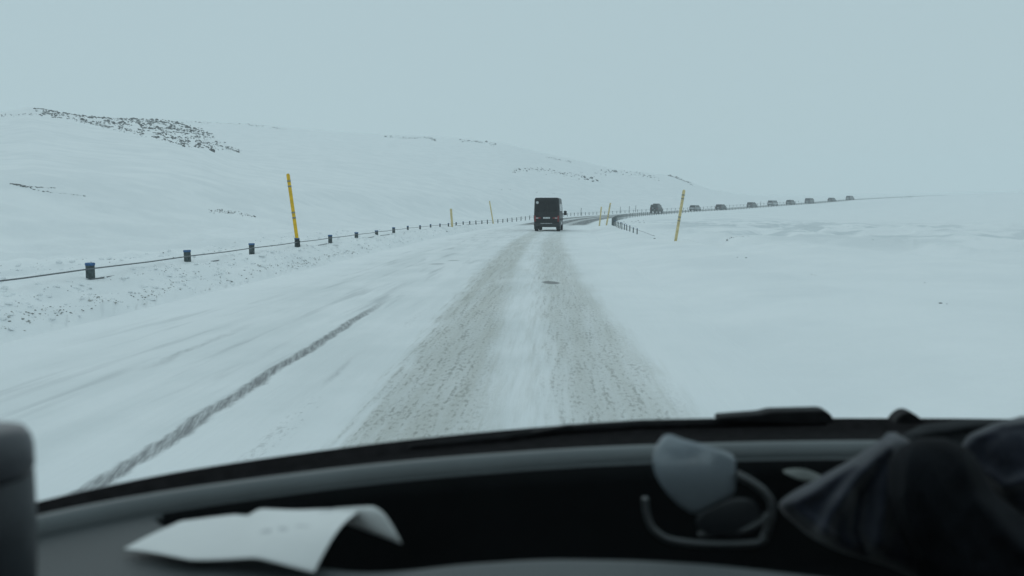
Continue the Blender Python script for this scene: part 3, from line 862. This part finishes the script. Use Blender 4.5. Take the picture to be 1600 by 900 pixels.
# ------------------------------------------------------------------ the car the picture is taken from
DZ = 1.33                                       # top of the dashboard
DASH = plain('dash_plastic', (0.062, 0.071, 0.074), 0.55, 0.45, 0.10, 5, 0.25, 700)
DASHB = plain('dash_recess_shade', (0.007, 0.0078, 0.0085), 0.85, 0.08, 0.2, 5, 0.2, 600)  # shade inside the tray, put into a near-black base colour
RIMM = plain('dash_rim_rubber', (0.112, 0.126, 0.13), 0.5, 0.5, 0.10, 6, 0.15, 500)
COWL = plain('cowl_rubber', (0.011, 0.010, 0.011), 0.75, 0.12, 0.35, 60, 0.4, 300)
LINER = plain('cabin_lining', (0.05, 0.05, 0.052), 0.9, 0.2, 0.15, 8)
WIPER = plain('wiper_black', (0.010, 0.010, 0.011), 0.65, 0.15, 0.3, 40)
GLASS = bpy.data.materials.new('clear_windscreen'); GLASS.use_nodes = True
gt = GLASS.node_tree; gt.nodes.clear()
go = gt.nodes.new('ShaderNodeOutputMaterial'); gb = gt.nodes.new('ShaderNodeBsdfTransparent')
gb.inputs[0].default_value = (1, 1, 1, 1)
gt.links.new(gb.outputs[0], go.inputs['Surface'])

car = empty('car', (0.32, 0, 0))
tag(car, 'car the view is taken from, dark dashboard and wiper across the bottom', 'car')
def part(name, me, mat, parent=None):
    o = link(name, me, mat)
    o.parent = parent or car
    if parent is None: o.matrix_parent_inverse = Matrix.Translation((-0.32, 0, 0))
    else: o.matrix_parent_inverse = Matrix.Identity(4)
    return o
cx_ = np.array([-400, -150, 60, 270, 600, 900, 1200, 1600, 1900, 2200, 2900], float)
COWL_Y = np.array([900, 838, 782, 736, 690, 661, 653, 654, 668, 690, 765], float)     # outer edge
RIM_Y = np.array([945, 880, 822, 782, 738, 714, 704, 702, 712, 730, 805], float)      # centre of the rounded rim
col_px = np.linspace(-400, 2900, 114)
# smooth curves through the control columns
def curve(ys, xs):
    q = np.interp(xs, cx_, ys)
    d = np.linspace(xs.min(), xs.max(), 600); e = np.interp(d, cx_, ys)
    k = np.hanning(81); k /= k.sum()
    e2 = np.convolve(np.pad(e, 40, mode='edge'), k, 'valid')
    return np.interp(xs, d, e2)
cy_ = curve(COWL_Y, col_px); ry_ = curve(RIM_Y, col_px)
rim = np.array([on_plane(a, b, DZ) for a, b in zip(col_px, ry_)])
outer = np.array([on_plane(a, b, DZ - .015) for a, b in zip(col_px, cy_)])
part('dash_rim', tube_mesh('dash_rim', rim - np.array([0, 0, .004]), .0165, 14), RIMM)
# cowl panel between rim and the edge of the bonnet, with a raised lip
v_, f_ = [], []
for a, b in zip(rim, outer):
    d = b - a; d[2] = 0; d /= np.linalg.norm(d)
    m1 = a + d * .03; m1[2] = DZ - .035
    m2 = b - d * .012; m2[2] = DZ - .030
    lip = b.copy(); dn = b + d * .012; dn[2] -= .12
    v_ += [a - np.array([0, 0, .01]), m1, m2, lip, b + d * .006 - np.array([0, 0, .004]), dn]
for i in range(len(rim) - 1):
    for k in range(5): f_.append((i * 6 + k, i * 6 + k + 1, (i + 1) * 6 + k + 1, (i + 1) * 6 + k))
part('cowl', mesh('cowl', v_, f_), COWL)
# dashboard top: a moulded sheet with a long tray behind the rim
gx = np.linspace(-400, 2900, 380)
ryg = curve(RIM_Y, gx)
low_x = [150, 240, 330, 450, 560, 640, 720, 850, 1000, 1120, 1300, 1500, 1800, 2200, 2900]
low_y = [790, 806, 842, 868, 884, 880, 870, 862, 864, 871, 892, 910, 930, 960, 1040]
lowg = np.interp(gx, low_x, low_y); kk = np.hanning(17); kk /= kk.sum(); lowg = np.convolve(np.pad(lowg, 8, mode='edge'), kk, 'valid')
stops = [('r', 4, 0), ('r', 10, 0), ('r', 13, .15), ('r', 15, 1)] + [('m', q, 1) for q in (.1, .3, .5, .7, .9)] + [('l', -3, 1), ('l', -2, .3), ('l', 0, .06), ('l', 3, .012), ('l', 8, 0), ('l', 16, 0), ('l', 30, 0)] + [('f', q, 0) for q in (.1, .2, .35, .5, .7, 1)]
V = []; TR = []
for kind_, q_, m_ in stops:
    for a, b, lo in zip(gx, ryg, lowg):
        lo = max(lo, b + 19)
        y = {'r': b + q_, 'm': b + 15 + (lo - 3 - b - 15) * q_, 'l': lo + q_, 'f': lo + 30 + (1500 - lo - 30) * q_}[kind_]
        p_ = on_plane(a, y, DZ)
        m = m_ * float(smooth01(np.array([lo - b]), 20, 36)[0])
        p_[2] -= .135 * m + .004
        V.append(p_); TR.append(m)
rows = stops
ng = len(gx); f_ = []
for i in range(len(rows) - 1):
    for k in range(ng - 1): f_.append((i * ng + k, i * ng + k + 1, (i + 1) * ng + k + 1, (i + 1) * ng + k))
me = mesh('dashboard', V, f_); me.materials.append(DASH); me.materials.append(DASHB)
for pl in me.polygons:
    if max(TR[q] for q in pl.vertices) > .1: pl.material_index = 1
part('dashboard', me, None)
# shell of the cabin: floor, sides, roof and pillars, so that light only enters through the windows
def panel(name, q, th, mat=LINER):
    q = [Vector(p_) for p_ in q]
    nrm = (q[1] - q[0]).cross(q[2] - q[0]).normalized() * th
    vs = [p_ for p_ in q] + [p_ - nrm for p_ in q]; k = len(q)
    fs = [tuple(range(k)), tuple(range(2 * k - 1, k - 1, -1))] + [(i, i + k, (i + 1) % k + k, (i + 1) % k) for i in range(k)]
    return part(name, mesh(name, vs, fs, False), mat)
XL, XR = -.72, 1.36
panel('roof', [(XL + .04, -2.2, 2.10), (XR - .04, -2.2, 2.10), (XR - .04, .18, 2.06), (XL + .04, .18, 2.06)], -.05)
panel('floor_pan', [(XL, -2.2, .55), (XR, -2.2, .55), (XR, 1.0, .55), (XL, 1.0, .55)], .05)
panel('bulkhead', [(XL, 1.05, .55), (XR, 1.05, .55), (XR, 1.10, 1.02), (XL, 1.10, 1.02)], .03)
panel('rear_panel', [(XL, -2.2, .55), (XR, -2.2, .55), (XR, -2.2, 1.45), (XL, -2.2, 1.45)], .05)
for sx in (XL, XR):
    panel('door', [(sx, -2.2, .55), (sx, 1.0, .55), (sx, .95, 1.30), (sx, -2.2, 1.36)], .05)
    dx = .05 if sx < 0 else -.05
    part('windscreen_pillar', tube_mesh('windscreen_pillar', [(sx, .82, 1.27), (sx + dx * .6, .48, 1.7), (sx + dx, .14, 2.06)], .04, 8), LINER)
    for yb in (-.55, -2.1):
        part('door_pillar', tube_mesh('door_pillar', [(sx, yb, 1.34), (sx + dx, yb - .04, 2.08)], .06, 8), LINER)
# curved windscreen from the cowl up to the roof edge
v_, f_ = [], []
wc = [i for i in range(len(col_px)) if XL + .02 < outer[i][0] < XR - .02]
base = outer[wc] * .4 + rim[wc] * .6
for i, b in enumerate(base):
    u = (b[0] - XL) / (XR - XL)
    top = np.array([XL + .05 + (XR - XL - .1) * u, .17, 2.055])
    for k in range(9):
        q = k / 8; p_ = b * (1 - q) + top * q
        p_[2] += math.sin(q * math.pi) * .02
        v_.append(p_)
for i in range(len(base) - 1):
    for k in range(8): f_.append((i * 9 + k, i * 9 + k + 1, (i + 1) * 9 + k + 1, (i + 1) * 9 + k))
part('windscreen', mesh('windscreen', v_, f_), GLASS)
# wiper parked along the lower edge of the glass
wz = DZ - .004
wp = [on_plane(a, b, wz) for a, b in [(640, 699), (780, 685), (880, 672), (1000, 664), (1130, 661), (1290, 660)]]
wroot = part('wiper_blade', tube_mesh('wiper_blade', wp, [.004, .006, .008, .008, .008, .006], 8), WIPER)
def slab_px(poly, dist, depth):
    """solid piece whose face follows a photo outline at forward distance dist"""
    a = [at_depth(x_, y_, dist) for x_, y_ in poly]; b = [p_ + np.array([0, depth, 0]) for p_ in a]
    k = len(a)
    bm = bmesh.new(); vs = [bm.verts.new(p_) for p_ in a + b]
    bm.faces.new(vs[:k]); bm.faces.new(vs[k:][::-1])
    for i in range(k): bm.faces.new((vs[i], vs[i + k], vs[(i + 1) % k + k], vs[(i + 1) % k]))
    bmesh.ops.recalc_face_normals(bm, faces=bm.faces)
    bmesh.ops.bevel(bm, geom=bm.edges[:], offset=.002, segments=2, affect='EDGES', clamp_overlap=True)
    return bm
dw = 1.20
part('wiper_arm', bm_mesh('wiper_arm', slab_px([(1122, 653), (1190, 648), (1205, 644), (1288, 642), (1298, 647), (1306, 661), (1262, 664), (1200, 660), (1122, 660)], dw, .03)), WIPER, None)
part('wiper_pivot', bm_mesh('wiper_pivot', slab_px([(1398, 662), (1405, 652), (1416, 645), (1426, 645), (1436, 651), (1446, 662)], dw, .03)), WIPER)
part('wiper_tip', bm_mesh('wiper_tip', slab_px([(780, 690), (800, 682), (890, 665), (900, 666), (900, 671), (830, 684), (800, 692)], 1.13, .012)), WIPER)

# ------------------------------------------------------------------ things lying on the dashboard
n = N('printed_paper')
uvn = n.new('ShaderNodeUVMap').outputs[0]
sep = n.new('ShaderNodeSeparateXYZ'); n.put(sep.inputs[0], uvn)
U_, V_ = sep.outputs[0], sep.outputs[1]
def blot(u0, v0, du, dv):
    a = n.ramp(n.math('ABSOLUTE', n.math('SUBTRACT', U_, u0)), du, du * .6)
    b = n.ramp(n.math('ABSOLUTE', n.math('SUBTRACT', V_, v0)), dv, dv * .5)
    return n.math('MULTIPLY', a, b)
ink = n.math('MAXIMUM', n.math('MAXIMUM', blot(.58, .33, .03, .05), blot(.66, .36, .035, .04)), n.math('MAXIMUM', blot(.76, .43, .06, .025), blot(.80, .70, .05, .02)))
ink = n.math('MULTIPLY', ink, n.ramp(n.noise(n.vec(n.math('MULTIPLY', U_, 60.0), n.math('MULTIPLY', V_, 20.0)), 1.0, 3), .35, .6))
PAPER = n.set(n.mix(n.math('MULTIPLY', ink, .55), n.mix(n.noise(uvn, 6.0, 3), (0.80, 0.80, 0.79), (0.86, 0.86, 0.85)), (0.25, 0.26, 0.28)), 0.7, 0.25)
pz = DZ + .004
nu, nv = 48, 36
us = np.linspace(0, 1, nu + 1)
def edge(us_, cols, zs):
    """points along an edge given as (u, px, py) stops and height stops"""
    cols = np.array(cols, float); zz = np.interp(us_, *np.array(zs, float).T)
    ker = np.hanning(5); ker /= ker.sum()
    q = [np.convolve(np.pad(np.interp(us_, cols[:, 0], cols[:, k]), 2, mode='edge'), ker, 'valid') for k in (1, 2)]
    return [on_plane(x_, y_, z_) for x_, y_, z_ in zip(q[0], q[1], zz)]
E0 = edge(us, [(0, 192, 857), (.33, 296, 874), (.62, 398, 872), (.75, 430, 880), (1, 492, 893)], [(0, pz), (.45, pz + .003), (.62, pz + .007), (.8, pz + .004), (1, pz)])
E1 = edge(us, [(0, 278, 815), (.27, 366, 806), (.33, 384, 809), (.40, 404, 796), (1, 566, 797)], [(0, pz + .003), (.3, pz + .008), (1, pz + .016)])
E2 = edge(us, [(0, 282, 813), (.27, 370, 805), (.33, 390, 808), (.40, 420, 799), (.7, 520, 812), (1, 630, 850)], [(0, pz + .001), (.4, pz + .004), (1, pz - .004)])
v_, f_, uv = [], [], []
for i in range(nu + 1):
    for k in range(nv + 1):
        q = k / nv
        if q < .74:
            w_ = q / .74; p_ = E0[i] * (1 - w_) + E1[i] * w_
            p_[2] += .010 * us[i] ** 2 * math.sin(math.pi * w_) * (1.1 - .3 * w_)
        else:
            w_ = (q - .74) / .26; p_ = E1[i] * (1 - w_) + E2[i] * w_
            p_[2] += .016 * us[i] ** 3 * math.sin(math.pi * w_)
        p_[2] += .0008 * math.sin(us[i] * 11 + q * 5)
        v_.append(p_); uv.append((us[i], q))
for i in range(nu):
    for k in range(nv): f_.append((i * (nv + 1) + k, (i + 1) * (nv + 1) + k, (i + 1) * (nv + 1) + k + 1, i * (nv + 1) + k + 1))
me = mesh('paper_sheet', v_, f_)
ul = me.uv_layers.new(name='UVMap')
for lp in me.loops: ul.data[lp.index].uv = uv[lp.vertex_index]
po = link('paper_sheet', me, PAPER)
md = po.modifiers.new('thickness', 'SOLIDIFY'); md.thickness = .0006
tag(po, 'white printed paper curled into an arch on the left of the dashboard', 'paper')

# dark capped container at the left end
TUB = plain('dark_container', (0.03, 0.034, 0.04), 0.5, 0.45, 0.15, 9)
def lathe(prof, n_=36):
    v_, f_ = [], []
    for r_, z_ in prof:
        for k in range(n_):
            a = 2 * math.pi * k / n_; v_.append((r_ * math.cos(a), r_ * math.sin(a), z_))
    for i in range(len(prof) - 1):
        for k in range(n_): f_.append((i * n_ + k, i * n_ + (k + 1) % n_, (i + 1) * n_ + (k + 1) % n_, (i + 1) * n_ + k))
    f_.append(tuple(range(n_))[::-1]); f_.append(tuple(range((len(prof) - 1) * n_, len(prof) * n_)))
    return v_, f_
c0 = at_depth(-38, 668, .56)
hh = c0[2] - DZ
rr = 82 * .56 / F
cup = empty('capped_container', (c0[0], c0[1], DZ))
tag(cup, 'dark rounded container with a lighter domed cap at the left picture edge', 'container')
capz = hh - .037
v_, f_ = lathe([(rr * .80, 0), (rr * .86, .004), (rr * .97, capz * .6), (rr * .985, capz - .002), (rr * .9, capz)]); link('cup_body', mesh('cup_body', v_, f_), TUB, cup)
v_, f_ = lathe([(rr * .95, capz + .001), (rr, capz + .004), (rr * 1.0, hh - .018), (rr * .96, hh - .010), (rr * .86, hh - .004), (rr * .6, hh - .001), (rr * .2, hh)]); link('cap', mesh('cap', v_, f_), plain('grey_cap', (0.065, 0.068, 0.078), .45, .5, .1, 8), cup)

# sunglasses standing in the tray
FRAME = plain('spectacle_frame', (0.075, 0.08, 0.083), .35, .5, .2, 20)
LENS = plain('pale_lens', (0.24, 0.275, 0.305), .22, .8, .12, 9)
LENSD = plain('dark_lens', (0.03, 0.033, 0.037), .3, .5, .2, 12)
gdist = .86
gb_ = at_depth(1105, 850, gdist)
gl_ = empty('sunglasses', tuple(gb_))
tag(gl_, 'sunglasses with one pale shining lens lying in the dashboard tray', 'sunglasses')
def child(name, me, mat, root):
    o = link(name, me, mat, root); o.matrix_parent_inverse = Matrix.Translation(-Vector(root.location)); return o
def lens(poly, dist, bulge, name, mat):
    pts = np.array(poly, float); cen = pts.mean(0); k = len(pts); rings = 7
    v_, f_ = [], []
    for side in (0, 1):
        for i in range(rings + 1):
            q = i / rings
            for a in pts:
                p2 = cen + (a - cen) * q
                el = ((p2[0] - cen[0]) ** 2 + (p2[1] - cen[1]) ** 2) / 72.0 ** 2
                v_.append(at_depth(p2[0], p2[1], dist - bulge * (1 - el) + side * .0025 + .00012 * (p2[0] - cen[0])))
        o = side * (rings + 1) * k
        for i in range(rings):
            for j in range(k): f_.append((o + i * k + j, o + i * k + (j + 1) % k, o + (i + 1) * k + (j + 1) % k, o + (i + 1) * k + j))
    m = (rings + 1) * k
    for j in range(k): f_.append((rings * k + j, rings * k + (j + 1) % k, m + rings * k + (j + 1) % k, m + rings * k + j))
    child(name, mesh(name, v_, f_), mat, gl_)
def smooth_poly(pts, k=6):
    """closed Catmull-Rom through pts"""
    pts = np.array(pts, float); m = len(pts); out = []
    for i in range(m):
        a, b, c_, d = pts[i - 1], pts[i], pts[(i + 1) % m], pts[(i + 2) % m]
        for j in range(k):
            t = j / k
            out.append(.5 * (2 * b + (c_ - a) * t + (2 * a - 5 * b + 4 * c_ - d) * t * t + (3 * b - a - 3 * c_ + d) * t ** 3))
    return out
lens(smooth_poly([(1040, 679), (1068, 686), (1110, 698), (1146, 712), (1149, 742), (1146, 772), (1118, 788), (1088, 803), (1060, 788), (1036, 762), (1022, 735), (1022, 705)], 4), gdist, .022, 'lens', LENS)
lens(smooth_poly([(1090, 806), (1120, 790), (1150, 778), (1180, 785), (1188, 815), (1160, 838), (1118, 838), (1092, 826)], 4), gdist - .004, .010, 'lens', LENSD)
def tube_px(pts, dist, rad_, name, mat, root, n_=10):
    q = np.array(pts, float); t = np.linspace(0, len(q) - 1, len(q) * 6)
    k = [np.interp(t, np.arange(len(q)), q[:, i]) for i in range(q.shape[1])]
    ker = np.hanning(9); ker /= ker.sum()
    k = [np.convolve(np.pad(a, 4, mode='edge'), ker, 'valid') for a in k]
    P = [at_depth(k[0][i], k[1][i], dist if len(k) < 3 else k[2][i]) for i in range(len(t))]
    child(name, tube_mesh(name, P, rad_, n_), mat, root)
tube_px([(1008, 776), (1009, 800), (1018, 825), (1040, 843), (1085, 850), (1150, 851), (1188, 848), (1196, 838)], gdist - .02, .0035, 'temple', FRAME, gl_)
tube_px([(1150, 741), (1172, 752), (1192, 766), (1206, 784), (1206, 806), (1198, 830), (1190, 848)], gdist, .0045, 'frame', FRAME, gl_)
tube_px([(1088, 836), (1130, 834), (1165, 828), (1190, 815), (1200, 803)], gdist - .008, .003, 'bridge', FRAME, gl_)

# crumpled dark cloth heap on the right
n = N('navy_cloth')
fz = n.noise(n.obj(), 18.0, 4)
n.bump(n.noise(n.obj(), 900.0, 2), .3, .001)
n.b.inputs['Sheen Weight'].default_value = .25
CLOTH = n.set(n.mix(n.ramp(fz, .3, .7), (0.009, 0.011, 0.018), (0.018, 0.021, 0.033)), .9, .15)
CLOTH2 = plain('black_cloth', (0.007, 0.008, 0.010), .95, .1, .3, 14)
def cloth_piece(name, rows_, dist, bulge, folds, mat, label, tilt=0.0):
    """a thick draped piece: left and right edge per photo row, creased along fold lines"""
    rows_ = np.array(rows_, float); ny, nx = 90, 90
    yy = np.linspace(rows_[0, 0], rows_[-1, 0], ny)
    ker = np.hanning(9); ker /= ker.sum()
    sm = lambda c_: np.convolve(np.pad(np.interp(yy, rows_[:, 0], c_), 4, mode='edge'), ker, 'valid')
    xl, xr = sm(rows_[:, 1]), sm(rows_[:, 2])
    v_, f_ = [], []
    for side in (0, 1):
        for i, y in enumerate(yy):
            for k in range(nx):
                u = k / (nx - 1); x = xl[i] + (xr[i] - xl[i]) * u
                e = max(0.0, 1 - (2 * u - 1) ** 2) ** .5; vq = i / (ny - 1)
                e *= max(0.0, 1 - (2 * max(vq, .0) - 1) ** 4) ** .5
                d = dist + (tilt * (vq - .5))
                if side == 0:
                    fo = 0
                    for pl, amp, wd in folds:
                        pl = np.array(pl, float); best = 1e9
                        for j in range(len(pl) - 1):
                            ab = pl[j + 1] - pl[j]; t = np.clip(((x - pl[j, 0]) * ab[0] + (y - pl[j, 1]) * ab[1]) / (ab @ ab), 0, 1)
                            best = min(best, math.hypot(x - pl[j, 0] - t * ab[0], y - pl[j, 1] - t * ab[1]))
                        fo += amp * math.exp(-(best / wd) ** 2)
                    nz = float(fbm(np.array([x / 26]), np.array([y / 40]), 3)[0]) * .010
                    d -= bulge * e + (fo + nz) * min(1, e * 1.6)
                else: d += bulge * .8 * e
                v_.append(at_depth(x, y, d))
        o = side * ny * nx
        for i in range(ny - 1):
            for k in range(nx - 1): f_.append((o + i * nx + k, o + i * nx + k + 1, o + (i + 1) * nx + k + 1, o + (i + 1) * nx + k))
    me = mesh(name, v_, f_)
    bm = bmesh.new(); bm.from_mesh(me); bmesh.ops.remove_doubles(bm, verts=bm.verts, dist=.0003); bmesh.ops.recalc_face_normals(bm, faces=bm.faces); bm.to_mesh(me); bm.free()
    me.polygons.foreach_set('use_smooth', [True] * len(me.polygons))
    return tag(link(name, me, mat), label, 'cloth')
cloth_piece('folded_sleeve', [(676, 1388, 1398), (690, 1372, 1425), (720, 1326, 1450), (750, 1272, 1470), (772, 1232, 1480), (788, 1214, 1480), (805, 1226, 1480), (840, 1268, 1480), (862, 1310, 1490), (885, 1390, 1490), (910, 1440, 1500)], .88, .05,
            [([(1384, 700), (1340, 745), (1300, 800), (1285, 835)], .020, 14), ([(1400, 690), (1385, 760), (1375, 850)], .016, 16), ([(1330, 725), (1270, 770), (1225, 790)], .014, 12), ([(1345, 770), (1335, 830), (1350, 862)], -.012, 10), ([(1250, 800), (1300, 838)], .010, 10)], CLOTH, 'dark navy cloth with soft folds and a pointed tip beside the sunglasses', -.08)
cloth_piece('black_hood', [(684, 1440, 1470), (694, 1408, 1505), (720, 1388, 1530), (770, 1386, 1552), (820, 1400, 1620), (870, 1425, 1740), (930, 1440, 1800), (1000, 1440, 1800)], .80, .06,
            [([(1420, 700), (1412, 780), (1440, 870)], .014, 14), ([(1500, 700), (1530, 780), (1600, 860)], .016, 18)], CLOTH2, 'black rounded cloth bundle in the lower right corner of the dashboard', -.06)
cloth_piece('navy_bag', [(650, 1600, 1760), (660, 1556, 1780), (680, 1512, 1800), (700, 1500, 1800), (740, 1520, 1800), (775, 1548, 1800), (820, 1600, 1800)], .95, .05,
            [([(1512, 690), (1560, 662), (1620, 655)], .010, 9), ([(1530, 735), (1570, 760), (1620, 745)], .012, 12)], CLOTH, 'navy cloth bag behind the black bundle against the windscreen', -.05)
cloth_piece('grey_hood_flap', [(655, 1500, 1640), (664, 1440, 1640), (676, 1415, 1640), (692, 1402, 1640), (720, 1410, 1640)], 1.06, .03,
            [([(1430, 680), (1520, 664), (1600, 660)], .008, 8)], plain('charcoal_cloth', (.02, .022, .024), .9, .15, .25, 15), 'charcoal cloth flap showing above the black bundle by the wiper pivot', -.03)
# pale scrap in the tray
v_, f_ = [], []
for i in range(13):
    for k in range(5):
        a = 1224 + i * 5.2; b = 737 + i * .9 + (k - 2) * 4.5 * math.sin(math.pi * (i + .6) / 13.4)
        v_.append(at_depth(a, b, .985 - .006 * math.sin(i / 12 * math.pi) - k * .003))
for i in range(12):
    for k in range(4): f_.append((i * 5 + k, (i + 1) * 5 + k, (i + 1) * 5 + k + 1, i * 5 + k + 1))
o = link('paper_scrap', mesh('paper_scrap', v_, f_), plain('grey_tissue', (.17, .18, .17), .8, .2, .15, 20))
md = o.modifiers.new('thickness', 'SOLIDIFY'); md.thickness = .0008
tag(o, 'small pale paper scrap in the tray between sunglasses and cloth', 'paper scrap')
